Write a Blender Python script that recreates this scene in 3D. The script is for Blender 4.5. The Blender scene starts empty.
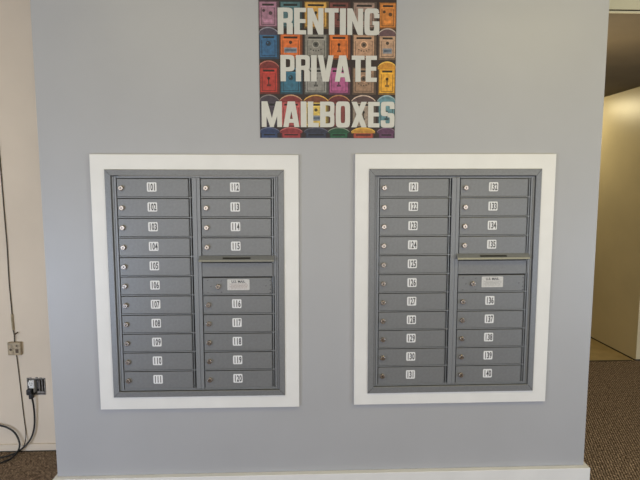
import bpy, bmesh, math, random
from mathutils import Vector, Matrix
random.seed(7)
S = bpy.context.scene
COL = S.collection
PI = math.pi

# ---------------------------------------------------------------- materials
def lin(c):
    c /= 255.0
    return c / 12.92 if c <= 0.04045 else ((c + 0.055) / 1.055) ** 2.4

def rgb(r, g, b, k=1.0):
    return (min(lin(r) * k, 1), min(lin(g) * k, 1), min(lin(b) * k, 1), 1)

def mat(name, color, rough=0.6, metal=0.0, var=0.0, scale=60.0, bump=0.0, bscale=None, spec=0.5, detail=4.0):
    m = bpy.data.materials.new(name); m.use_nodes = True
    nt = m.node_tree; N = nt.nodes; L = nt.links
    b = N['Principled BSDF']
    b.inputs['Base Color'].default_value = color
    b.inputs['Roughness'].default_value = rough
    b.inputs['Metallic'].default_value = metal
    b.inputs['Specular IOR Level'].default_value = spec
    tc = N.new('ShaderNodeTexCoord')
    n = N.new('ShaderNodeTexNoise'); n.inputs['Scale'].default_value = scale; n.inputs['Detail'].default_value = detail
    L.new(tc.outputs['Object'], n.inputs['Vector'])
    r = N.new('ShaderNodeValToRGB')
    r.color_ramp.elements[0].position = 0.3; r.color_ramp.elements[1].position = 0.7
    r.color_ramp.elements[0].color = tuple(c * (1 - var) for c in color[:3]) + (1,)
    r.color_ramp.elements[1].color = tuple(min(c * (1 + var), 1) for c in color[:3]) + (1,)
    L.new(n.outputs['Fac'], r.inputs['Fac']); L.new(r.outputs['Color'], b.inputs['Base Color'])
    if bump:
        n2 = N.new('ShaderNodeTexNoise'); n2.inputs['Scale'].default_value = bscale or scale; n2.inputs['Detail'].default_value = 3
        L.new(tc.outputs['Object'], n2.inputs['Vector'])
        bp = N.new('ShaderNodeBump'); bp.inputs['Strength'].default_value = bump; bp.inputs['Distance'].default_value = 0.002
        L.new(n2.outputs['Fac'], bp.inputs['Height']); L.new(bp.outputs['Normal'], b.inputs['Normal'])
    return m

M = {}
M['wall'] = mat('painted grey wall', (0.355, 0.358, 0.374, 1), 0.42, var=0.025, scale=3.0, bump=0.12, bscale=160)
M['cream'] = mat('cream plaster wall', (0.70, 0.61, 0.50, 1), 0.7, var=0.05, scale=2.5, bump=0.15, bscale=120)
M['cream_hall'] = mat('cream hallway wall', (0.62, 0.53, 0.34, 1), 0.35, var=0.05, scale=3.0, bump=0.25, bscale=90)
M['beige_head'] = mat('beige header paint', (0.52, 0.49, 0.35, 1), 0.6, var=0.04, scale=3.0)
M['white'] = mat('white painted wood trim', (0.68, 0.675, 0.665, 1), 0.4, var=0.03, scale=8, bump=0.05, bscale=60)
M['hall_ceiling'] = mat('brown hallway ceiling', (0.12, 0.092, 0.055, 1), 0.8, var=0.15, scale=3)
M['ceiling'] = mat('off white ceiling', (0.6, 0.6, 0.57, 1), 0.8, var=0.03, scale=5)
M['lino'] = mat('tan sheet floor', (0.40, 0.29, 0.13, 1), 0.45, var=0.15, scale=7)
M['groove_shade'] = mat('dark groove', (0.03, 0.024, 0.016, 1), 0.8)  # real grooves and joints, also the painted shadow strip in the hallway
M['frame'] = mat('grey anodised frame', (0.185, 0.191, 0.200, 1), 0.42, 0.25, var=0.10, scale=220)
M['ring'] = mat('grey inner frame', (0.20, 0.209, 0.222, 1), 0.4, 0.25, var=0.05, scale=160)
M['door'] = mat('grey powder coated steel', (0.172, 0.178, 0.186, 1), 0.38, 0.2, var=0.06, scale=90, bump=0.08, bscale=500)
M['hinge'] = mat('bare hinge strip', (0.20, 0.21, 0.22, 1), 0.35, 0.4, var=0.1, scale=90)
M['dark'] = mat('dark recess and shadow', (0.022, 0.023, 0.026, 1), 0.8)
M['chrome'] = mat('worn chrome', (0.40, 0.36, 0.33, 1), 0.26, 1.0, var=0.15, scale=90)
M['keyhole'] = mat('keyhole', (0.012, 0.011, 0.01, 1), 0.7)
M['sticker'] = mat('white sticker', (0.68, 0.68, 0.69, 1), 0.45, var=0.04, scale=120)
M['ink'] = mat('black ink', (0.06, 0.06, 0.068, 1), 0.6)
M['silver'] = mat('silver decal', (0.52, 0.51, 0.50, 1), 0.4, 0.1, var=0.15, scale=160)
M['fine_ink'] = mat('faded red print', (0.33, 0.25, 0.235, 1), 0.6, var=0.3, scale=300)
M['fine_grey'] = mat('faded grey print', (0.30, 0.30, 0.30, 1), 0.6, var=0.3, scale=300)
M['black_rubber'] = mat('black rubber', (0.008, 0.008, 0.009, 1), 0.45)
M['wire'] = mat('dull grey brown wire', (0.07, 0.058, 0.045, 1), 0.6)
M['jack'] = mat('aged ivory plastic', (0.36, 0.29, 0.19, 1), 0.5, var=0.35, scale=70)
M['jack_dark'] = mat('brown dirt', (0.09, 0.06, 0.035, 1), 0.7)
M['steel_box'] = mat('galvanised box', (0.24, 0.22, 0.20, 1), 0.5, 0.5, var=0.35, scale=60)
M['ivory'] = mat('white receptacle plastic', (0.72, 0.72, 0.70, 1), 0.4)
M['sleeve'] = mat('tan sleeve', (0.33, 0.27, 0.17, 1), 0.6, var=0.2, scale=60)

# carpet: looped pile, brown with ochre flecks, faint diagonal ribs
def carpet():
    m = bpy.data.materials.new('brown loop carpet'); m.use_nodes = True
    nt = m.node_tree; N = nt.nodes; L = nt.links; b = N['Principled BSDF']
    b.inputs['Roughness'].default_value = 0.95; b.inputs['Specular IOR Level'].default_value = 0.1
    tc = N.new('ShaderNodeTexCoord')
    n = N.new('ShaderNodeTexNoise'); n.inputs['Scale'].default_value = 115; n.inputs['Detail'].default_value = 5; n.inputs['Roughness'].default_value = 0.75
    mp = N.new('ShaderNodeMapping'); mp.inputs['Rotation'].default_value = (0, 0, 0.6); mp.inputs['Scale'].default_value = (1.0, 0.55, 1)
    L.new(tc.outputs['Object'], mp.inputs['Vector']); L.new(mp.outputs['Vector'], n.inputs['Vector'])
    w = N.new('ShaderNodeTexWave'); w.inputs['Scale'].default_value = 26; w.inputs['Distortion'].default_value = 3.5; w.inputs['Detail'].default_value = 2; w.inputs['Detail Scale'].default_value = 6
    L.new(mp.outputs['Vector'], w.inputs['Vector'])
    mx = N.new('ShaderNodeMix'); mx.data_type = 'FLOAT'; mx.inputs[0].default_value = 0.15
    L.new(n.outputs['Fac'], mx.inputs[2]); L.new(w.outputs['Fac'], mx.inputs[3])
    r = N.new('ShaderNodeValToRGB'); e = r.color_ramp.elements
    e[0].position = 0.36; e[0].color = (0.03, 0.02, 0.015, 1)
    e[1].position = 0.66; e[1].color = (0.56, 0.42, 0.28, 1)
    q = e.new(0.5); q.color = (0.14, 0.096, 0.067, 1)
    L.new(mx.outputs[0], r.inputs['Fac']); L.new(r.outputs['Color'], b.inputs['Base Color'])
    bp = N.new('ShaderNodeBump'); bp.inputs['Strength'].default_value = 0.6; bp.inputs['Distance'].default_value = 0.004
    L.new(mx.outputs[0], bp.inputs['Height']); L.new(bp.outputs['Normal'], b.inputs['Normal'])
    return m
M['carpet'] = carpet()

# ---------------------------------------------------------------- mesh builder
class MB:
    def __init__(s): s.bm = bmesh.new(); s.mats = []
    def mi(s, m):
        if m not in s.mats: s.mats.append(m)
        return s.mats.index(m)
    def face(s, pts, m):
        f = s.bm.faces.new([s.bm.verts.new(p) for p in pts]); f.material_index = s.mi(m); return f
    def box(s, x0, x1, y0, y1, z0, z1, m, bevel=0.0, seg=2):
        g = bmesh.ops.create_cube(s.bm, size=1)
        for v in g['verts']:
            v.co = Vector(((x0 + x1) / 2 + v.co.x * (x1 - x0), (y0 + y1) / 2 + v.co.y * (y1 - y0), (z0 + z1) / 2 + v.co.z * (z1 - z0)))
        fs = set(f for v in g['verts'] for f in v.link_faces)
        for f in fs: f.material_index = s.mi(m)
        if bevel:
            es = set(e for v in g['verts'] for e in v.link_edges)
            bmesh.ops.bevel(s.bm, geom=list(es), offset=bevel, segments=seg, affect='EDGES', profile=0.5)
    def cyl(s, c, r, y0, y1, m, n=24, r2=None, bevel=0.0):      # axis along Y, front cap at y0
        r2 = r if r2 is None else r2
        a = [s.bm.verts.new((c[0] + r * math.cos(2 * PI * k / n), y1, c[1] + r * math.sin(2 * PI * k / n))) for k in range(n)]
        prof = [(r2, y0)] if not bevel else [(r2, y0 + bevel), (r2 - bevel * .3, y0 + bevel * .3), (r2 - bevel, y0)]
        prev = a
        for rr, yy in prof:
            b = [s.bm.verts.new((c[0] + rr * math.cos(2 * PI * k / n), yy, c[1] + rr * math.sin(2 * PI * k / n))) for k in range(n)]
            for k in range(n):
                f = s.bm.faces.new((prev[k], prev[(k + 1) % n], b[(k + 1) % n], b[k])); f.material_index = s.mi(m); f.smooth = True
            prev = b
        f = s.bm.faces.new(prev); f.material_index = s.mi(m)
        f = s.bm.faces.new(list(reversed(a))); f.material_index = s.mi(m)
    def prism(s, poly, y0, y1, m):                              # polygon in x,z pushed from y0 (front) to y1
        a = [s.bm.verts.new((x, y0, z)) for x, z in poly]; b = [s.bm.verts.new((x, y1, z)) for x, z in poly]
        fs = [s.bm.faces.new(a), s.bm.faces.new(list(reversed(b)))]
        for k in range(len(poly)):
            j = (k + 1) % len(poly); fs.append(s.bm.faces.new((a[k], b[k], b[j], a[j])))
        for f in fs: f.material_index = s.mi(m)
    def ring(s, W0, H0, y0, W1, H1, y1, m):                     # mitred band between two rectangles (half sizes)
        o = [(-W0, y0, -H0), (W0, y0, -H0), (W0, y0, H0), (-W0, y0, H0)]
        i = [(-W1, y1, -H1), (W1, y1, -H1), (W1, y1, H1), (-W1, y1, H1)]
        for k in range(4):
            j = (k + 1) % 4; s.face([o[k], o[j], i[j], i[k]], m)
    def flat(s, poly, y, m): s.face([(x, y, z) for x, z in poly], m)
    def build(s, name, parent=None, recalc=True, loc=None):
        if recalc: bmesh.ops.recalc_face_normals(s.bm, faces=s.bm.faces)
        me = bpy.data.meshes.new(name); s.bm.to_mesh(me); s.bm.free()
        for m in s.mats: me.materials.append(m)
        o = bpy.data.objects.new(name, me); COL.objects.link(o)
        if parent: o.parent = parent
        if loc: o.location = loc
        return o

def tag(o, label, cat, group=None, kind=None):
    o['label'] = label; o['category'] = cat
    if group: o['group'] = group
    if kind: o['kind'] = kind
    return o
def empty(name, loc, rot=(0, 0, 0)):
    o = bpy.data.objects.new(name, None); COL.objects.link(o); o.location = loc; o.rotation_euler = rot; o.empty_display_size = 0.05
    return o

def holed_wall(mb, x0, x1, z0, z1, y0, y1, holes, m):
    xs = sorted({x0, x1, *[h[0] for h in holes], *[h[1] for h in holes]})
    zs = sorted({z0, z1, *[h[2] for h in holes], *[h[3] for h in holes]})
    def solid(i, k):
        if i < 0 or k < 0 or i >= len(xs) - 1 or k >= len(zs) - 1: return False
        cx = (xs[i] + xs[i + 1]) / 2; cz = (zs[k] + zs[k + 1]) / 2
        return not any(h[0] < cx < h[1] and h[2] < cz < h[3] for h in holes)
    for i in range(len(xs) - 1):
        for k in range(len(zs) - 1):
            if not solid(i, k): continue
            a, b, c, d = xs[i], xs[i + 1], zs[k], zs[k + 1]
            mb.face([(a, y0, c), (b, y0, c), (b, y0, d), (a, y0, d)], m)
            mb.face([(a, y1, d), (b, y1, d), (b, y1, c), (a, y1, c)], m)
            if not solid(i - 1, k): mb.face([(a, y0, d), (a, y1, d), (a, y1, c), (a, y0, c)], m)
            if not solid(i + 1, k): mb.face([(b, y0, c), (b, y1, c), (b, y1, d), (b, y0, d)], m)
            if not solid(i, k - 1): mb.face([(a, y0, c), (a, y1, c), (b, y1, c), (b, y0, c)], m)
            if not solid(i, k + 1): mb.face([(b, y0, d), (b, y1, d), (a, y1, d), (a, y0, d)], m)
    bmesh.ops.remove_doubles(mb.bm, verts=mb.bm.verts, dist=1e-5)

# ---------------------------------------------------------------- layout (metres)
XL, XR = -1.188, 1.343            # edges of the projecting grey wall
YC = 0.52                         # cream wall behind it
HX = 2.885                        # hallway side wall
HC = 2.37                         # hallway ceiling
CEIL = 2.75
UNITS = [(-0.5087, 1.0605, -0.0022, 101), (0.6694, 1.0636, 0.0014, 121)]
UW, UH = 0.395, 0.5192            # half size of a mailbox unit's face

# ---------------------------------------------------------------- the setting
mb = MB()
holes = [(cx - 0.374, cx + 0.374, cz - 0.4985, cz + 0.4985) for cx, cz, a, n in UNITS]
holed_wall(mb, XL, XR, 0.0, CEIL, 0.0, 0.10, holes, M['wall'])
mb.box(XL, XL + 0.1, 0.1, YC, 0, CEIL, M['wall']); mb.box(XR - 0.1, XR, 0.1, YC + 0.12, 0, CEIL, M['wall'])
tag(mb.build('wall_center', recalc=False), 'projecting grey painted wall holding both mailbox units', 'wall', kind='structure')

mb = MB(); OB = (-1.592, -1.490, 0.333, 0.431)
holed_wall(mb, -3.2, XL, 0.0, CEIL, YC, YC + 0.12, [OB], M['cream'])
tag(mb.build('wall_left', recalc=False), 'cream wall set back left of the grey mailbox wall', 'wall', kind='structure')

mb = MB()
mb.box(-3.3, -3.2, -4.2, YC + .12, 0, CEIL, M['cream'])
tag(mb.build('wall_side'), 'cream side wall of the front room', 'wall', kind='structure')

mb = MB()
mb.box(XR, 4.6, 0.26, 0.42, HC + 0.004, CEIL, M['beige_head'])
tag(mb.build('wall_upper'), 'beige header wall above the hallway opening', 'wall', kind='structure')
mb = MB()
mb.box(XR + 0.001, 4.6, 0.250, 0.262, HC - 0.004, HC + 0.0045, M['beige_head'], 0.001)
mb.box(XR + 0.001, 4.6, 0.254, 0.2595, HC + 0.0045, HC + 0.0120, M['groove_shade'])
tag(mb.build('trim_3'), 'thin pale strip along the bottom of the header', 'trim', kind='structure')

mb = MB()
mb.box(HX, HX + 0.12, 1.86, 6.0, 0, HC, M['cream_hall'])
mb.box(HX + 0.12, 4.6, 1.86, 1.98, 0, HC, M['cream_hall'])
tag(mb.build('wall_right'), 'cream hallway wall running back right of the grey wall', 'wall', kind='structure')
mb = MB(); mb.box(XR - 0.1, HX + 0.12, 6.0, 6.12, 0, HC, M['cream_hall'])
mb.box(XR - 0.1, XR, YC + 0.12, 6.0, 0, HC, M['cream_hall'])
tag(mb.build('wall_far'), 'cream hallway end wall', 'wall', kind='structure')

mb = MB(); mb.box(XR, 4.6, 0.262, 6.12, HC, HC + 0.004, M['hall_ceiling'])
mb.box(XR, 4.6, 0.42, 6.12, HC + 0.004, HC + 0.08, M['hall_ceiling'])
tag(mb.build('ceiling_hall'), 'dark brown hallway ceiling', 'ceiling', kind='structure')
mb = MB(); mb.box(-3.3, 4.6, -4.2, YC + .12, CEIL, CEIL + 0.1, M['ceiling'])
tag(mb.build('ceiling'), 'off white ceiling of the front room', 'ceiling', kind='structure')

mb = MB(); mb.box(-3.3, 4.6, -4.2, 1.86, -0.05, 0.0, M['carpet'])
tag(mb.build('floor'), 'brown flecked loop carpet', 'floor', kind='structure')
mb = MB(); mb.box(XR - 0.1, 4.6, 1.86, 6.12, -0.05, -0.004, M['lino'])
tag(mb.build('floor_hall'), 'smooth tan hallway floor beyond the carpet', 'floor', kind='structure')
# dark, slightly ragged joint where the carpet ends
mb = MB(); x = 1.4; pts = []
while x < 2.88:
    pts.append((x, 1.846 + random.uniform(-0.008, 0.006))); x += 0.05
for i in range(len(pts) - 1):
    (a, p), (b, q) = pts[i], pts[i + 1]
    mb.face([(a, p, 0.002), (b, q, 0.002), (b, 1.866, 0.002), (a, 1.866, 0.002)], M['groove_shade'])
tag(mb.build('trim_4'), 'dark ragged joint between carpet and tan floor', 'trim', kind='structure')

# baseboards, and a painted shadow strip along the hallway wall
mb = MB()
P, Q, QL, HB = 0.030, 0.018, 0.012, 0.150
def bbprof(x0, x1, y0, y1, hb, m): mb.box(x0, x1, y0, y1, 0, hb, m, 0.002)
mb.box(XL - QL, XR + Q, -P, -0.0005, 0, HB, M['white'], 0.002)
mb.box(XL - QL, XL - 0.0005, -0.0005, YC - 0.014, 0, HB, M['white'])
mb.box(XR + 0.0005, XR + Q, -0.0005, YC, 0, HB, M['white'])
tag(mb.build('baseboard_center'), 'white baseboard wrapping the foot of the grey wall', 'baseboard', kind='structure')
mb = MB(); mb.box(-3.2, XL - QL - 0.002, YC - 0.012, YC - 0.0005, 0.006, 0.045, M['cream'], 0.003)
mb.box(-3.2, XL - QL - 0.002, YC - 0.010, YC - 0.0005, 0.0, 0.006, M['groove_shade'])
tag(mb.build('baseboard_left'), 'low pale baseboard along the cream wall', 'baseboard', kind='structure')
mb = MB()
mb.box(HX - 0.004, HX - 0.0005, 1.86, 5.9, -.004, 0.006, M['groove_shade'])  # dark strips stand in for the shadow along the baseboard
mb.box(HX - 0.006, 4.6, 1.852, 1.8595, 0, 0.010, M['groove_shade'])
tag(mb.build('foot_shadow_right'), 'thin dark strip painting the baseboard shadow at the foot of the hallway wall', 'baseboard', kind='structure')

# white casings around the two mailbox units
TR = [(-0.5065, 1.064, 0.460, 0.586), (0.6694, 1.0684, 0.460, 0.586)]
for k, ((tx, tz, tw, th), (cx, cz, a, n)) in enumerate(zip(TR, UNITS)):
    mb = MB(); y = -0.014; iw, ih = 0.380, 0.504; bv = 0.0015
    mb.ring(tw, th, -0.0003, tw, th, y + bv, M['white']); mb.ring(tw, th, y + bv, tw - bv, th - bv, y, M['white'])
    mb.ring(tw - bv, th - bv, y, iw, ih, y, M['white']); mb.ring(iw, ih, y, iw, ih, -0.0003, M['white'])
    mb.ring(iw, ih, -0.0003, tw, th, -0.0003, M['white'])
    o = mb.build('trim_%d' % (k + 1)); o.location = (tx, 0, tz); o.rotation_euler = (0, -a, 0)
    tag(o, ['flat white casing framing the left mailbox unit, doors 101 to 120', 'flat white casing framing the right mailbox unit, doors 121 to 140'][k], 'trim', kind='structure')

# ---------------------------------------------------------------- text helper
def text_polys(txt, size, sx=1.0, off=0.03):
    cu = bpy.data.curves.new('t', 'FONT'); cu.body = txt; cu.size = 1; cu.align_x = 'CENTER'; cu.align_y = 'CENTER'; cu.offset = off
    cu.resolution_u = 3
    o = bpy.data.objects.new('t', cu); COL.objects.link(o)
    bpy.context.view_layer.update()
    dg = bpy.context.evaluated_depsgraph_get()
    me = bpy.data.meshes.new_from_object(o.evaluated_get(dg))
    vs = [v.co.copy() for v in me.vertices]
    x0 = min(v.x for v in vs); x1 = max(v.x for v in vs); y0 = min(v.y for v in vs); y1 = max(v.y for v in vs)
    k = size / (y1 - y0)
    polys = [[((vs[i].x - (x0 + x1) / 2) * k * sx, (vs[i].y - (y0 + y1) / 2) * k) for i in p.vertices] for p in me.polygons]
    bpy.data.objects.remove(o); bpy.data.curves.remove(cu); bpy.data.meshes.remove(me)
    return polys
DIG = {}
def digit(ch):
    if ch not in DIG: DIG[ch] = text_polys(ch, 1.0, 1.0)
    return DIG[ch]

def rrect(cx, cz, w, h, r, n=4):
    out = []
    for (sx, sz, a0) in ((1, 1, 0), (-1, 1, 90), (-1, -1, 180), (1, -1, 270)):
        for k in range(n + 1):
            a = math.radians(a0 + 90 * k / n)
            out.append((cx + sx * (w / 2 - r) + r * math.cos(a), cz + sz * (h / 2 - r) + r * math.sin(a)))
    return out

# ---------------------------------------------------------------- mailbox units
PITCH = 0.0880
YF = -0.0115                      # door faces
def vrow(i): return 0.440 - PITCH * i
COLS = [(-0.345, -0.0305, -0.326, -0.192), (0.0245, 0.3370, 0.047, 0.176)]   # door left, right, lock, label
lock_me = [None]
def make_lock(parent, u, v, r=1.0, small=False):
    if lock_me[0] is None:
        mb = MB()
        mb.cyl((0.0008, -0.0008), 0.0128, -0.0016, 0.0, M['steel_box'], 28, bevel=0.0008)  # base ring, set lower right so it also paints the lock's shadow
        mb.cyl((0, 0), 0.0108, -0.0120, -0.0016, M['chrome'], 28, bevel=0.0016)
        mb.box(-0.0008, 0.0008, -0.0123, -0.0115, -0.0050, 0.0042, M['keyhole'])
        mb.cyl((0, 0), 0.0024, -0.01235, -0.0115, M['keyhole'], 10)
        o = mb.build('lock', parent); lock_me[0] = o.data
    else:
        o = bpy.data.objects.new('lock', lock_me[0]); COL.objects.link(o); o.parent = parent
    o.location = (u, 0, v); o.rotation_euler = (0, random.uniform(-0.25, 0.25), 0)
    o['label'] = 'round chrome key lock'
    return o

def number_plate(parent, u, v, num):
    mb = MB(); w = 0.0425
    mb.prism(rrect(0, 0, w, w * 0.97, 0.005), -0.0007, -0.00005, M['sticker'])
    s = str(num); hgt = 0.0310
    for k, ch in enumerate(s):
        for p in digit(ch):
            wch = 0.0108
            xs = [q[0] for pp in digit(ch) for q in pp]; ww = max(xs) - min(xs)
            sx = min(hgt * 0.62, wch / ww) if ch != '1' else hgt * 0.55
            mb.flat([((k - 1) * 0.0122 + q[0] * sx, q[1] * hgt) for q in p], -0.0010, M['ink'])
    o = mb.build('number_sticker', parent, recalc=False); o.location = (u, 0, v)
    o['label'] = 'square white sticker numbered %d' % num
    return o

def make_unit(cx, cz, a, first):
    UH = 0.5225 if first == 101 else 0.5238
    dz = 0.003 if first == 101 else 0.0
    PITCH = 0.0886 if first == 101 else 0.0880
    def vrow(i): return PITCH * (5 - i)
    base = cz - UH
    root = empty('mailbox_unit', (cx, 0, base), (0, -a, 0))
    g = UH                                                  # local z of the face centre
    def part(mb, name, par=root, y=0.0, u=0.0, v=0.0, recalc=True):
        o = mb.build(name, par, recalc)
        o.location = (u, y, v + (g if par is root else 0))
        return o
    # housing tub inside the wall
    mb = MB()
    mb.box(-0.370, 0.370, 0.004, 0.40, -0.494, 0.494, M['dark'])
    part(mb, 'housing')
    # mitred outer frame
    mb = MB(); m = M['frame']
    mb.ring(UW, UH, -0.0145, UW, UH, -0.0185, m)
    mb.ring(UW, UH, -0.0185, UW - 0.0015, UH - 0.0015, -0.0200, m)
    mb.ring(UW - 0.0015, UH - 0.0015, -0.0200, 0.3705, 0.4945 + dz, -0.0210, m)
    mb.ring(0.3705, 0.4945 + dz, -0.0210, 0.3690, 0.4930 + dz, -0.0200, m)
    mb.ring(0.3690, 0.4930 + dz, -0.0200, 0.3690, 0.4930 + dz, 0.0035, m)
    mb.ring(0.3690, 0.4930 + dz, 0.0035, 0.3730, 0.4978, 0.0035, m)
    mb.ring(0.3730, 0.4978, 0.0035, 0.3730, 0.4978, -0.0145, m)
    mb.ring(0.3730, 0.4978, -0.0145, UW, UH, -0.0145, m)
    for sx in (-1, 1):                                       # dark mitre seams
        for sz in (-1, 1):
            p0 = Vector((sx * (UW - .001), sz * (UH - .001))); p1 = Vector((sx * 0.3705, sz * (0.4945 + dz)))
            d = (p1 - p0).normalized(); q = Vector((-d.y, d.x)) * 0.0007
            mb.face([(p0.x - q.x, -0.0203, p0.y - q.y), (p0.x + q.x, -0.0203, p0.y + q.y), (p1.x + q.x, -0.0214, p1.y + q.y), (p1.x - q.x, -0.0214, p1.y - q.y)], M['dark'])
    part(mb, 'outer_frame', recalc=False)
    # inner frame: two side strips, top and bottom strips, centre stile
    mb = MB(); m = M['ring']; yi = -0.0125
    mb.box(-0.3675, -0.3590, yi + .001, 0.003, -(0.4915 + dz), 0.4915 + dz, m, 0.0008)
    mb.box(-0.3575, -0.3485, yi, 0.003, -(0.4860 + dz), 0.4860 + dz, m, 0.0008)
    mb.box(0.3590, 0.3675, yi + .001, 0.003, -(0.4915 + dz), 0.4915 + dz, m, 0.0008)
    mb.box(0.3500, 0.3575, yi, 0.003, -(0.4860 + dz), 0.4860 + dz, m, 0.0008)
    mb.box(-0.3580, 0.3580, yi + .0004, 0.003, 0.4855 + dz, 0.4905 + dz, m, 0.0008)
    mb.box(-0.3580, 0.3580, yi + .0004, 0.003, -(0.4905 + dz), -(0.4860 + dz), m, 0.0008)
    part(mb, 'inner_frame')
    mb = MB(); mb.box(-0.0155, 0.0045, yi - .0005, 0.003, -(0.4850 + dz), 0.4850 + dz, m, 0.001)
    mb.box(0.0055, 0.0205, yi, 0.003, -(0.4850 + dz), 0.4850 + dz, m, 0.001)
    part(mb, 'center_stile')
    # rails and hinge strips of each column
    for c, (d0, d1, lu, nu) in enumerate(COLS):
        e = [-0.0165, 0.3495][c]
        for seg in ([range(12)] if c == 0 else [range(4), range(6, 12)]):
          mb = MB()
          for i in seg:
            z = 5.5 * PITCH - PITCH * i
            if i == 11: z += 0.001
            mb.box(d0 - 0.002, e, YF + .0005, 0.003, z - 0.0022, z + 0.0022, M['ring'], 0.0006)
          part(mb, 'divider_rails')
        mb = MB()
        hx0 = d1 + [0.0045, 0.0040][c]
        mb.box(hx0, hx0 + (0.0038 if c == 0 else 0.0045), YF, 0.003, -(0.4810 + dz), 0.4810 + dz, M['hinge'], 0.0006)
        part(mb, 'hinge_strip')
    # numbered doors
    num = first
    for c, (d0, d1, lu, nu) in enumerate(COLS):
        for i in range(11):
            if c == 1 and i in (4, 5): continue
            v = vrow(i) - 0.0009
            hh = 0.0790 / 2
            mb = MB(); w = d1 - d0
            mb.box(-w / 2, w / 2, 0, 0.0125, -hh, hh, M['door'], 0.0009)
            mb.box(w / 2 - 0.0030, w / 2 - 0.0022, -0.0003, 0.002, -hh + .001, hh - .001, M['dark'])
            d = part(mb, 'door', y=YF, u=(d0 + d1) / 2, v=v)
            make_lock(d, lu - (d0 + d1) / 2, -0.001)
            number_plate(d, nu - (d0 + d1) / 2, 0.0035, num)
            num += 1
    # outgoing mail slot: sloping hood with a finger slit over a plain panel
    d0, d1, lu, nu = COLS[1]
    mb = MB()
    mb.box(d0 - 0.002, 0.3495, YF, 0.004, 0.0400, 0.1025, M['door'], 0.0008)
    mb.box(d0 - 0.001, 0.3490, YF + 0.004, 0.004, 0.1025, 0.1200, M['dark'])  # dark band in the slot opening paints the shadow under the hood
    o = part(mb, 'slot_panel')
    mb = MB()
    x0, x1 = 0.0110, 0.3500
    prof = [(0.0030, 0.1360), (-0.0135, 0.1360), (-0.0330, 0.1195), (-0.0370, 0.1115), (-0.0340, 0.1100), (-0.0310, 0.1155), (-0.0120, 0.1175), (0.0030, 0.1175)]
    n = len(prof)
    A = [mb.bm.verts.new((x0, y, z)) for y, z in prof]; B = [mb.bm.verts.new((x1, y, z)) for y, z in prof]
    k = mb.mi(M['door'])
    for i in range(n):
        f = mb.bm.faces.new((A[i], A[(i + 1) % n], B[(i + 1) % n], B[i])); f.material_index = k
    for V in (A, B): f = mb.bm.faces.new(V); f.material_index = k
    o = part(mb, 'mail_slot_hood'); o['label'] = 'sloping metal hood over the outgoing mail slot'
    mb = MB()                                               # slit lies on the sloping face
    def onface(x, t, off=0.0005):
        y = -0.0135 + (-0.0330 + 0.0135) * t; z = 0.1360 + (0.1195 - 0.1360) * t
        nrm = Vector((0, -0.0165, 0.0195)).normalized()
        return (x, y + nrm.y * off, z + nrm.z * off)
    mb.face([onface(0.118, 0.82), onface(0.243, 0.82), onface(0.243, 0.42), onface(0.118, 0.42)], M['keyhole'])
    mb.face([onface(0.118, 0.82), onface(0.243, 0.82), onface(0.243, 0.9, 0.0012), onface(0.118, 0.9, 0.0012)], M['hinge'])
    s = mb.build('finger_slit', o, recalc=False)
    # carrier's access door
    v = vrow(5) - 0.0032; hh = 0.0372; w = d1 - d0
    mb = MB()
    mb.box(-w / 2, w / 2, 0, 0.0125, -hh, hh, M['door'], 0.0009)
    mb.box(w / 2 - 0.0030, w / 2 - 0.0022, -0.0003, 0.002, -hh + .001, hh - .001, M['dark'])
    for (x, z) in [(-.136, .028), (-.136, -.028), (-.075, .026), (-.075, -.026), (-.122, 0), (.148, .027), (.148, .006), (.148, -.014), (.148, -.030), (.128, .002)]:
        mb.cyl((x, z), 0.0023, -0.0008, 0.001, M['frame'], 12)
        mb.cyl((x + .0008, z - .0016), 0.0030, -0.0004, 0.001, M['dark'], 10)  # dark disc painted as the rivet's shadow
    d = part(mb, 'carrier_door', y=YF, u=(d0 + d1) / 2, v=v)
    make_lock(d, 0.093 - (d0 + d1) / 2, -0.002)
    mb = MB(); lw, lh = 0.101, 0.050
    mb.prism(rrect(0, 0, lw, lh, 0.004), -0.0007, -0.00005, M['silver'])
    for p in text_polys('U.S. MAIL', 0.0115, 1.02): mb.flat([(x, z + 0.0145) for x, z in p], -0.0010, M['ink'])
    fi = M['fine_ink'] if first == 101 else M['fine_grey']
    for r in range(4):
        z = 0.002 - r * 0.0062; x = -0.040 + 0.006 * (r % 2)
        while x < 0.038:
            l = random.uniform(0.004, 0.013)
            mb.flat([(x, z), (min(x + l, 0.042), z), (min(x + l, 0.042), z + 0.0026), (x, z + 0.0026)], -0.0010, fi); x += l + 0.0022
    o = mb.build('mail_decal', d, recalc=False); o.location = (0.185 - (d0 + d1) / 2, 0, 0.0055)
    o['label'] = 'silver decal printed U.S. MAIL'
    return root

u1 = make_unit(*UNITS[0])
tag(u1, 'grey metal wall mailbox unit with doors numbered 101 to 120, left one, in white casing', 'mailbox', 'wall mailbox units')
u2 = make_unit(*UNITS[1])
tag(u2, 'grey metal wall mailbox unit with doors numbered 121 to 140, right one, in white casing', 'mailbox', 'wall mailbox units')

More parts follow.
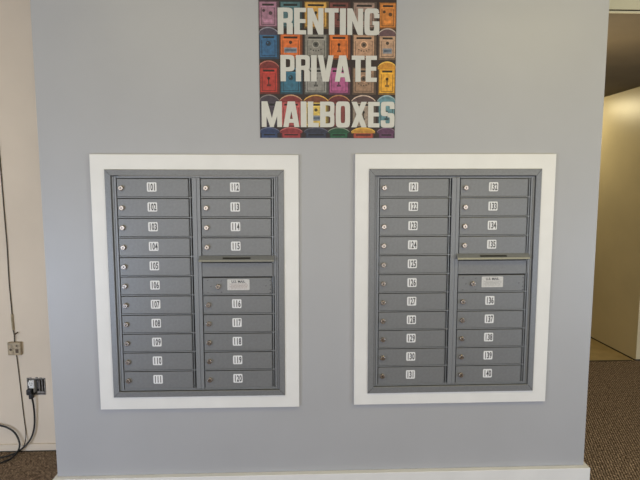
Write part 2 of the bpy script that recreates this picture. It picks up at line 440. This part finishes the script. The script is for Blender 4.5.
# ---------------------------------------------------------------- poster
PK = 0.9
pm = {}
def pc(r, g, b):
    k = (r, g, b)
    if k not in pm: pm[k] = mat('poster ink %d' % len(pm), rgb(r, g, b, PK), 0.5, var=0.28, scale=75, detail=6)
    return pm[k]
X0, X1, Z0, Z1 = -0.2155, 0.3880, 1.7245, 2.3880
def px(x): return -0.2155 + (x - 259.6) * (0.6035 / 136.0)
def pz(y): return 1.7245 + (138.0 - y) * 0.004297
mb = MB()
mb.box(X0, X1, -0.0022, -0.0004, Z0, Z1, pc(40, 25, 25))
def layer(poly, y, c):
    q = [(min(max(px(x), X0 + .0002), X1 - .0002), min(max(pz(z), Z0 + .0002), Z1 - .0002)) for x, z in poly]
    mb.flat(q, -0.0022 - 0.00012 * y, pc(*c))
def R(x0, x1, y0, y1, l, c): layer([(x0, y1), (x1, y1), (x1, y0), (x0, y0)], l, c)
def shade(c, k): return tuple(int(max(0, min(255, v * k))) for v in c)
def disc(cx, cy, r, l, c, n=10): layer([(cx + r * math.cos(2 * PI * k / n), cy - r * math.sin(2 * PI * k / n)) for k in range(n)], l, c)
def arch(x0, x1, yt, yb, l, c, n=10):
    pts = [(x0, yb), (x1, yb)]
    for k in range(n + 1):
        t = k / n; x = x1 + (x0 - x1) * t
        pts.append((x, yb - 0.4 - (yb - yt) * math.sin(PI * t) ** 0.7))
    layer(pts, l, c)
def band(x0, x1, yt, dy, th, l, c, n=10):                   # curved highlight along an arched roof
    for k in range(n):
        def P(t, o): return (x0 + (x1 - x0) * t, yt + dy * (1 - math.sin(PI * t) ** 0.7) + o)
        a, b = k / n, (k + 1) / n
        layer([P(a, th), P(b, th), P(b, 0), P(a, 0)], l, c)
def letterbox(x0, x1, y0, y1, c, roof, hi, style):
    w = x1 - x0; dk = shade(c, 0.55); lt = shade(c, 1.18)
    R(x0 - .2, x1 + 1.4, y0 - .6, y1 + 1.2, 1, dk)
    R(x0 + .9, x1 - .9, y0 + .4, y1 - .8, 2, c)
    if roof:
        arch(x0 - 1.0, x1 + 1.0, y0 - 6.5, y0 + 1, 3, roof); band(x0 - 1.0, x1 + 1.0, y0 - 7, 5.5, 1.2, 4, hi)
    R(x0 + 3.6, x1 - 3.4, y0 + 2.2, y0 + 4.2, 5, shade(c, 0.22))
    R(x0 + 2.6, x1 - 2.6, y0 + 4.4, y0 + 5.2, 5, lt)
    R(x0 + 2.4, x0 + 3.0, y0 + 6, y1 - 2, 5, dk); R(x1 - 3.0, x1 - 2.4, y0 + 6, y1 - 2, 5, dk)
    R(x0 + 2.4, x1 - 2.4, y1 - 2.6, y1 - 2, 5, dk)
    cx = (x0 + x1) / 2; h = y1 - y0
    if style == 'knob':
        disc(cx, y0 + h * .40, 2.6, 6, dk); disc(cx - .3, y0 + h * .39, 1.6, 7, shade(c, .4)); disc(cx - .6, y0 + h * .37, .7, 8, lt)
    elif style == 'plate':
        disc(cx, y0 + h * .34, 1.7, 6, shade(c, .35)); R(x0 + 4, x1 - 4, y0 + h * .56, y0 + h * .78, 6, (128, 132, 140)); R(x0 + 5, x1 - 5, y0 + h * .62, y0 + h * .72, 7, (80, 90, 105))
    elif style == 'wreath':
        disc(cx, y0 + h * .42, 4.0, 6, shade(c, 1.2)); disc(cx, y0 + h * .42, 2.9, 7, shade(c, .6)); disc(cx, y0 + h * .42, 1.3, 8, shade(c, .25))
        for k in range(5): disc(cx - 5 + 2.5 * k, y0 + h * (.62 + .07 * math.sin(PI * k / 4)), .7, 6, shade(c, .45))
    elif style == 'key':
        disc(cx, y0 + h * .42, 1.5, 6, shade(c, .3)); R(cx - .5, cx + .5, y0 + h * .42, y0 + h * .66, 6, shade(c, .3)); R(cx - 2, cx + 2, y0 + h * .66, y0 + h * .74, 6, dk)
    elif style == 'pair':
        disc(x0 + 5, y0 + h * .36, 1.5, 6, shade(c, .4)); disc(cx + 2.5, y0 + h * .46, 1.9, 6, shade(c, .45)); R(x0 + 4.5, x1 - 5, y0 + h * .7, y0 + h * .82, 6, lt)
colx = [(259.6, 278), (280.4, 301), (304.5, 327), (328.8, 348.5), (352.5, 374.5), (378.5, 395.6)]
rows = [
    (-15, -2, [((120, 60, 60), 0, 0, 'key'), ((60, 80, 110), 0, 0, 'key'), ((170, 120, 60), 0, 0, 'key'), ((60, 90, 70), 0, 0, 'key'), ((150, 110, 90), 0, 0, 'key'), ((160, 70, 50), 0, 0, 'key')]),
    (2.2, 27, [((150, 108, 128), 0, 0, 'pair'), ((72, 104, 110), 0, 0, 'key'), ((196, 150, 74), 0, 0, 'key'), ((112, 62, 56), 0, 0, 'key'), ((150, 124, 112), 0, 0, 'key'), ((192, 118, 50), 0, 0, 'pair')]),
    (34, 57.5, [((44, 92, 132), (62, 56, 76), (130, 128, 140), 'knob'), ((206, 104, 48), 0, 0, 'plate'), ((134, 130, 122), 0, 0, 'wreath'), ((200, 106, 44), 0, 0, 'key'), ((178, 140, 112), 0, 0, 'wreath'), ((176, 142, 116), (92, 66, 72), (176, 160, 150), 'plate')]),
    (67, 92.5, [((168, 52, 46), (108, 36, 38), (170, 100, 90), 'key'), ((48, 100, 124), 0, 0, 'knob'), ((136, 134, 130), 0, 0, 'key'), ((166, 84, 130), 0, 0, 'key'), ((146, 116, 94), 0, 0, 'wreath'), ((218, 158, 46), (190, 130, 40), (226, 180, 80), 'key')]),
    (101, 126, [((66, 58, 70), (60, 50, 62), (122, 112, 112), 'key'), ((176, 80, 80), (120, 44, 46), (184, 140, 110), 'key'), ((206, 176, 88), (110, 60, 40), (206, 160, 80), 'plate'), ((120, 56, 54), (96, 38, 40), (170, 120, 80), 'key'), ((146, 130, 116), (80, 60, 60), (200, 176, 160), 'key'), ((92, 132, 140), (90, 128, 138), (150, 172, 176), 'key')]),
    (132.5, 158, [((44, 62, 98), (38, 54, 90), (90, 96, 120), 'key'), ((146, 50, 54), (128, 44, 48), (170, 90, 90), 'key'), ((44, 50, 70), (40, 44, 62), (84, 84, 100), 'key'), ((28, 84, 56), (24, 72, 48), (120, 130, 116), 'key'), ((150, 62, 48), (180, 130, 50), (214, 170, 70), 'key'), ((92, 54, 88), (84, 48, 80), (120, 96, 116), 'key')]),
]
for (y0, y1, cells) in rows:
    for (x0, x1), (c, roof, hi, st) in zip(colx, cells):
        if y1 > 138 :
            # bottom row is cut by the sheet's edge
            R(x0 + .6, x1 - .2, y0, 138, 1, shade(c, .55)); R(x0 + 1.6, x1 - 1.4, y0, 138, 2, c)
            arch(x0 - 1, x1 + 1, y0 - 5, y0 + .5, 3, roof); band(x0 - 1, x1 + 1, y0 - 5.6, 4, 1.1, 4, hi)
            R(x0 + 3.6, x1 - 3.4, y0 + 1.6, y0 + 3.0, 5, shade(c, .3))
        else: letterbox(x0, x1, y0, y1, c, roof, hi, st)
poster = mb.build('poster', recalc=False)
tag(poster, 'square poster of colourful letterboxes reading RENTING PRIVATE MAILBOXES, above the mailbox units', 'poster')

# heavy condensed lettering, each glyph in a box of its own width and height 1
def arc_ring(w, h, s, r, t0, t1, cx, cz, n=8):
    """band along a rounded rectangle between path angles (degrees), as quads"""
    qs = []
    def P(a, inn):
        W, H, Rr = (w, h, r) if not inn else (w - 2 * s, h - 2 * s, max(r - s, 0.02))
        ca, sa = math.cos(a), math.sin(a)
        e = 0.36                                            # squarish superellipse
        return (cx + W / 2 * math.copysign(abs(ca) ** e, ca), cz + H / 2 * math.copysign(abs(sa) ** e, sa))
    st = max(2, int(abs(t1 - t0) / 7.5))
    for k in range(st):
        a, b = math.radians(t0 + (t1 - t0) * k / st), math.radians(t0 + (t1 - t0) * (k + 1) / st)
        qs.append([P(a, 0), P(b, 0), P(b, 1), P(a, 1)])
    return qs
def box(x0, x1, y0, y1): return [(x0, y0), (x1, y0), (x1, y1), (x0, y1)]
T = 0.19
def glyph(c):
    w = 0.50
    if c == 'R': return w, [box(0, T, 0, 1)] + arc_ring(w + .2, .56, .155, .2, -90, 90, w / 2 - .1, .72) + [[(w - T - .01, 0), (w, 0), (w, .40), (w - .07, .48), (w - T - .05, .46), (w - T - .01, .40)]]
    if c == 'P': return w, [box(0, T, 0, 1)] + arc_ring(w + .2, .62, .155, .2, -90, 90, w / 2 - .1, .69)
    if c == 'B': return w, [box(0, T, 0, 1)] + arc_ring(w + .16, .54, .145, .2, -90, 90, w / 2 - .08, .73) + arc_ring(w + .2, .57, .145, .2, -90, 90, w / 2 - .1, .285)
    if c == 'E': return .40, [box(0, T, 0, 1), box(T, .40, .84, 1), box(T, .38, .43, .58), box(T, .40, 0, .16)]
    if c == 'L': return .38, [box(0, T, 0, 1), box(T, .38, 0, .17)]
    if c == 'I': return T + .01, [box(0, T + .01, 0, 1)]
    if c == 'T': return .46, [box(.46 / 2 - T / 2, .46 / 2 + T / 2, 0, .9), box(0, .46, .84, 1)]
    if c == 'N': return .53, [box(0, .17, 0, 1), box(.36, .53, 0, 1), [(0, 1), (.17, 1), (.53, 0), (.36, 0)][::-1]]
    if c == 'M': return .70, [box(0, .165, 0, 1), box(.535, .70, 0, 1), [(.0, 1), (.40, 0), (.30, 0), (.0, .9)][::-1], [(0, 1), (.20, 1), (.43, 0.0), (.29, 0)][::-1], [(.50, 1), (.70, 1), (.41, 0), (.27, 0)][::-1]]
    if c == 'A': return .56, [[(0, 0), (.175, 0), (.345, 1), (.155, 1)], [(.385, 0), (.56, 0), (.405, 1), (.215, 1)], box(.12, .44, .17, .32)]
    if c == 'V': return .56, [[(0, 1), (.185, 1), (.345, 0), (.17, 0)][::-1], [(.375, 1), (.56, 1), (.39, 0), (.215, 0)][::-1]]
    if c == 'O': return w, arc_ring(w, 1.02, .175, .2, 0, 360, w / 2, .5)
    if c == 'X': return .54, [[(0, 0), (.185, 0), (.535, 1), (.35, 1)], [(.355, 0), (.54, 0), (.19, 1), (.005, 1)]]
    if c == 'G': return w, arc_ring(w, 1.02, .175, .2, 20, 340, w / 2, .5) + [box(w - .175, w, 0.02, .50), box(.27, w, .38, .52), box(w - .175, w, .64, .80)]
    if c == 'S': return .48, arc_ring(.48, .57, .165, .2, 0, 270, .24, .725) + arc_ring(.48, .57, .165, .2, -180, 90, .24, .275)
def line(text, xa, xb, yt, yb):
    mb = MB(); gap = 0.045
    gl = [glyph(c) for c in text]; tot = sum(g[0] for g in gl) + gap * (len(gl) - 1)
    sx = (px(xb) - px(xa)) / tot; x = px(xa); z0 = pz(yb); H = pz(yt) - z0
    m = M['letter']
    for w, polys in gl:
        for j, p in enumerate(polys): mb.flat([(x + q[0] * sx, z0 + q[1] * H) for q in p], -0.0040 - 0.00004 * j, m)
        x += (w + gap) * sx
    o = mb.build('lettering', poster, recalc=False)
    for p in o.data.polygons:
        if p.normal.y > 0: p.flip()
    o['label'] = 'pale block lettering reading %s' % text
M['letter'] = mat('pale letter ink', (0.53, 0.52, 0.48, 1), 0.5, var=0.03, scale=50)
line('RENTING', 278.2, 378.6, 8.2, 34.2)
line('PRIVATE', 280.6, 376.6, 54.6, 80.8)
line('MAILBOXES', 261.4, 395.0, 101.0, 127.0)

# ---------------------------------------------------------------- wires, jack, outlet on the cream wall
def tube(name, pts, r, m, parent=None, res=8):
    cu = bpy.data.curves.new(name, 'CURVE'); cu.dimensions = '3D'; cu.bevel_depth = r; cu.bevel_resolution = 3; cu.use_fill_caps = True
    sp = cu.splines.new('NURBS'); sp.points.add(len(pts) - 1)
    for k, p in enumerate(pts): sp.points[k].co = (*p, 1)
    sp.use_endpoint_u = True; sp.order_u = 3; sp.resolution_u = res
    o = bpy.data.objects.new(name, cu); COL.objects.link(o); bpy.context.view_layer.update()
    me = bpy.data.meshes.new_from_object(o.evaluated_get(bpy.context.evaluated_depsgraph_get()))
    bpy.data.objects.remove(o); bpy.data.curves.remove(cu)
    me.materials.clear(); me.materials.append(m)
    for p in me.polygons: p.use_smooth = True
    o = bpy.data.objects.new(name, me); COL.objects.link(o)
    if parent: o.parent = parent
    return o
yw = YC - 0.004
root = empty('telephone_jack', (-1.641, YC, 0.572))
mb = MB(); mb.box(-0.036, 0.036, -0.020, -0.0005, 0.0, 0.074, M['jack'], 0.004)
mb.build('jack_body', root)
mb = MB(); mb.box(-0.027, -0.004, -0.0235, -0.0195, 0.012, 0.056, M['jack'], 0.002)
mb.cyl((-0.016, 0.034), 0.007, -0.0245, -0.022, M['jack_dark'], 14); mb.cyl((0.016, 0.055), 0.005, -0.0225, -0.019, M['jack_dark'], 12)
mb.box(0.008, 0.024, -0.0215, -0.0195, 0.014, 0.036, M['jack_dark'])
mb.build('jack_socket', root)
tag(root, 'small aged tan telephone jack on the cream wall, thin wire above and below it', 'jack')
t = tube('upper_wire', [(-1.668, yw, 2.74), (-1.664, yw, 2.2), (-1.659, yw, 1.68), (-1.654, yw, 1.35), (-1.650, yw, 1.15), (-1.654, yw, 1.0), (-1.649, yw, 0.86), (-1.648, yw, 0.76), (-1.648, yw - .004, 0.72), (-1.640, yw - .004, 0.69), (-1.641, yw - .006, 0.645)], 0.0032, M['wire'])
t.parent = root; t.location = -root.location; t['label'] = 'thin brown wire coming down the wall'
s = tube('sleeve', [(-1.648, yw - .001, 0.805), (-1.649, yw - .001, 0.76), (-1.646, yw - .002, 0.715)], 0.0062, M['sleeve'], t); s['label'] = 'tan sleeve on the wire'
s = tube('wire_tail', [(-1.641, yw - .004, 0.690), (-1.630, yw - .010, 0.692), (-1.618, yw - .010, 0.703)], 0.0035, M['jack_dark'], t)
t = tube('lower_cord', [(-1.638, YC - .006, 0.574), (-1.634, yw, 0.50), (-1.627, yw, 0.35), (-1.620, yw, 0.20), (-1.613, yw, 0.11), (-1.612, YC - .018, 0.070), (-1.620, YC - .022, 0.035), (-1.650, YC - .03, 0.008)], 0.0026, M['wire'])
t.parent = root; t.location = -root.location; t['label'] = 'thin dark cord dropping to the carpet'

root = empty('electrical_outlet', ((OB[0] + OB[1]) / 2, YC, OB[2]))
hw, hh = (OB[1] - OB[0]) / 2, OB[3] - OB[2]
mb = MB()                                                   # open two-gang steel box
m = M['steel_box']; e = 0.0008; w2 = hw - e
mb.box(-w2, w2, 0.050, 0.052, e, hh - e, M['dark'])
mb.box(-w2, -w2 + .004, -0.0035, 0.05, e, hh - e, m); mb.box(w2 - .005, w2, -0.0035, 0.05, e, hh - e, m)
mb.box(-w2, w2, -0.0030, 0.05, hh - .005, hh - e, m); mb.box(-w2, w2, -0.0030, 0.05, e, .005, m)
for x, z in ((-.03, hh + .001), (.004, hh + .003), (.026, hh), (-.045, hh - .001)): mb.box(x - .006, x + .006, -.003, -.0005, z - .004, z + .004, M['steel_box'], .001)
mb.build('steel_box', root)
mb = MB()
mb.box(-0.043, -0.013, 0.0, 0.028, 0.012, hh - .012, M['ivory'], 0.002)
for z in (0.066,):
    mb.prism(rrect(-0.028, z, 0.033, 0.030, 0.010), -0.004, 0.001, M['ivory'])
    mb.box(-0.035, -0.033, -0.0046, -0.003, z - .002, z + .009, M['keyhole']); mb.box(-0.0235, -0.0215, -0.0046, -0.003, z - .002, z + .008, M['keyhole'])
    mb.cyl((-0.028, z - .008), 0.0024, -0.0046, -0.003, M['keyhole'], 10)
mb.prism(rrect(-0.028, 0.030, 0.033, 0.028, 0.010), -0.004, 0.001, M['ivory'])
mb.build('receptacle', root)['label'] = 'white duplex receptacle'
mb = MB()
mb.box(0.016, 0.019, -0.002, 0.03, 0.012, hh - .012, M['steel_box']); mb.box(0.030, 0.034, -0.002, 0.03, 0.010, hh - .008, M['steel_box'])
mb.box(0.002, 0.040, -0.001, 0.004, 0.008, 0.022, M['steel_box'], .001); mb.box(0.0, 0.012, 0.002, 0.03, 0.035, 0.082, M['black_rubber'], .003)
mb.build('bracket', root)
tag(root, 'open two-gang electrical box with white receptacle, no cover plate, on the cream wall', 'outlet')

# black power cord: plug in the lower socket, falls and curls off to the left
ox = (OB[0] + OB[1]) / 2; oz = OB[2]
cord = tube('power_cord', [(ox - .024, YC - .026, oz + .020), (ox - .016, YC - .030, oz + .004), (ox - .010, YC - .026, oz - .03), (-1.553, YC - .016, 0.23), (-1.556, YC - .016, 0.16), (-1.570, YC - .018, 0.10), (-1.600, YC - .025, 0.050), (-1.650, YC - .045, 0.012), (-1.70, YC - .075, 0.006), (-1.78, YC - .10, 0.006), (-1.90, YC - .12, 0.006), (-2.0, YC - .10, .03), (-2.02, YC - .04, 0.12), (-1.92, YC - .022, 0.175), (-1.80, YC - .02, 0.172), (-1.735, YC - .02, 0.165), (-1.675, YC - .02, 0.135), (-1.648, YC - .02, 0.085), (-1.636, YC - .03, 0.038), (-1.642, YC - .075, 0.012), (-1.662, YC - .115, 0.0065), (-1.72, YC - .165, 0.006), (-1.85, YC - .22, 0.006), (-2.2, YC - .3, 0.006)], 0.0048, M['black_rubber'], res=10)
tag(cord, 'black power cord plugged into the open outlet and looping on the carpet', 'cord')
mb = MB()
mb.box(ox - .043, ox - .013, YC - .034, YC - .0045, oz + .010, oz + .043, M['black_rubber'], .006, 3)
mb.box(ox - .030, ox - .008, YC - .036, YC - .012, oz - .012, oz + .020, M['black_rubber'], .006, 3)
mb.build('plug', cord)

# ---------------------------------------------------------------- light
def area(name, loc, target, sx, sy, power, color):
    l = bpy.data.lights.new(name, 'AREA'); l.shape = 'RECTANGLE'; l.size = sx; l.size_y = sy; l.energy = power; l.color = color
    o = bpy.data.objects.new(name, l); COL.objects.link(o); o.location = loc
    o.rotation_euler = (Vector(target) - Vector(loc)).to_track_quat('-Z', 'Y').to_euler()
    return o
area('shop_window_light', (0.3, -4.1, 1.25), (0.3, 0, 0.65), 5.6, 1.1, 46, (0.98, 0.95, 0.93))
area('left_low_fill', (-2.9, -2.7, 0.55), (0.2, 0, 0.35), 1.5, 0.9, 62, (0.64, 0.77, 1.0))  # added cool fill for the lower wall, no door modelled here
area('right_low_fill', (4.2, -2.9, 0.55), (0.6, 0, 0.35), 1.5, 0.9, 62, (0.64, 0.77, 1.0))  # added cool fill from the right, also lifts the hallway
area('warm_overhead_light', (1.5, -1.4, 2.70), (1.5, -1.0, 0), 1.2, 0.6, 20, (1.0, 0.84, 0.34))
area('hallway_lamp_light', (2.40, 2.80, 2.33), (2.80, 2.3, 0.6), 0.35, 0.35, 9, (1.0, 0.86, 0.52))
area('hidden_ceiling_fill', (1.55, 0.75, 1.75), (1.95, 0.45, 2.37), 0.3, 0.3, 6, (1.0, 0.84, 0.55))  # unseen uplight added to brighten the near part of the hallway ceiling
area('warm_overhead_light', (-0.8, -1.3, 2.70), (-0.8, -1.0, 0), 1.0, 0.6, 9, (1.0, 0.84, 0.36))  # extra warm fill added for the upper left wall
w = bpy.data.worlds.new('world'); S.world = w; w.use_nodes = True
w.node_tree.nodes['Background'].inputs[0].default_value = (1.0, 0.93, 0.80, 1)
w.node_tree.nodes['Background'].inputs[1].default_value = 0.42

# ---------------------------------------------------------------- camera
f, pit, yaw, roll = 499.34, 0.1031, 0.0373, -0.0009
cam = bpy.data.cameras.new('camera'); co = bpy.data.objects.new('camera', cam); COL.objects.link(co)
cam.sensor_width = 36; cam.lens = f / 640 * 36; cam.clip_start = 0.05
F = Vector((math.sin(yaw) * math.cos(pit), math.cos(yaw) * math.cos(pit), -math.sin(pit)))
Rv = Vector((math.cos(yaw), -math.sin(yaw), 0)); U = Rv.cross(F)
R2 = math.cos(roll) * Rv + math.sin(roll) * U; U2 = math.cos(roll) * U - math.sin(roll) * Rv
mw = Matrix((R2, U2, -F)).transposed().to_4x4(); mw.translation = Vector((-0.0337, -2.2731, 1.5))
co.matrix_world = mw
S.camera = co
S.view_settings.view_transform = 'Standard'
S.view_settings.look = 'None'
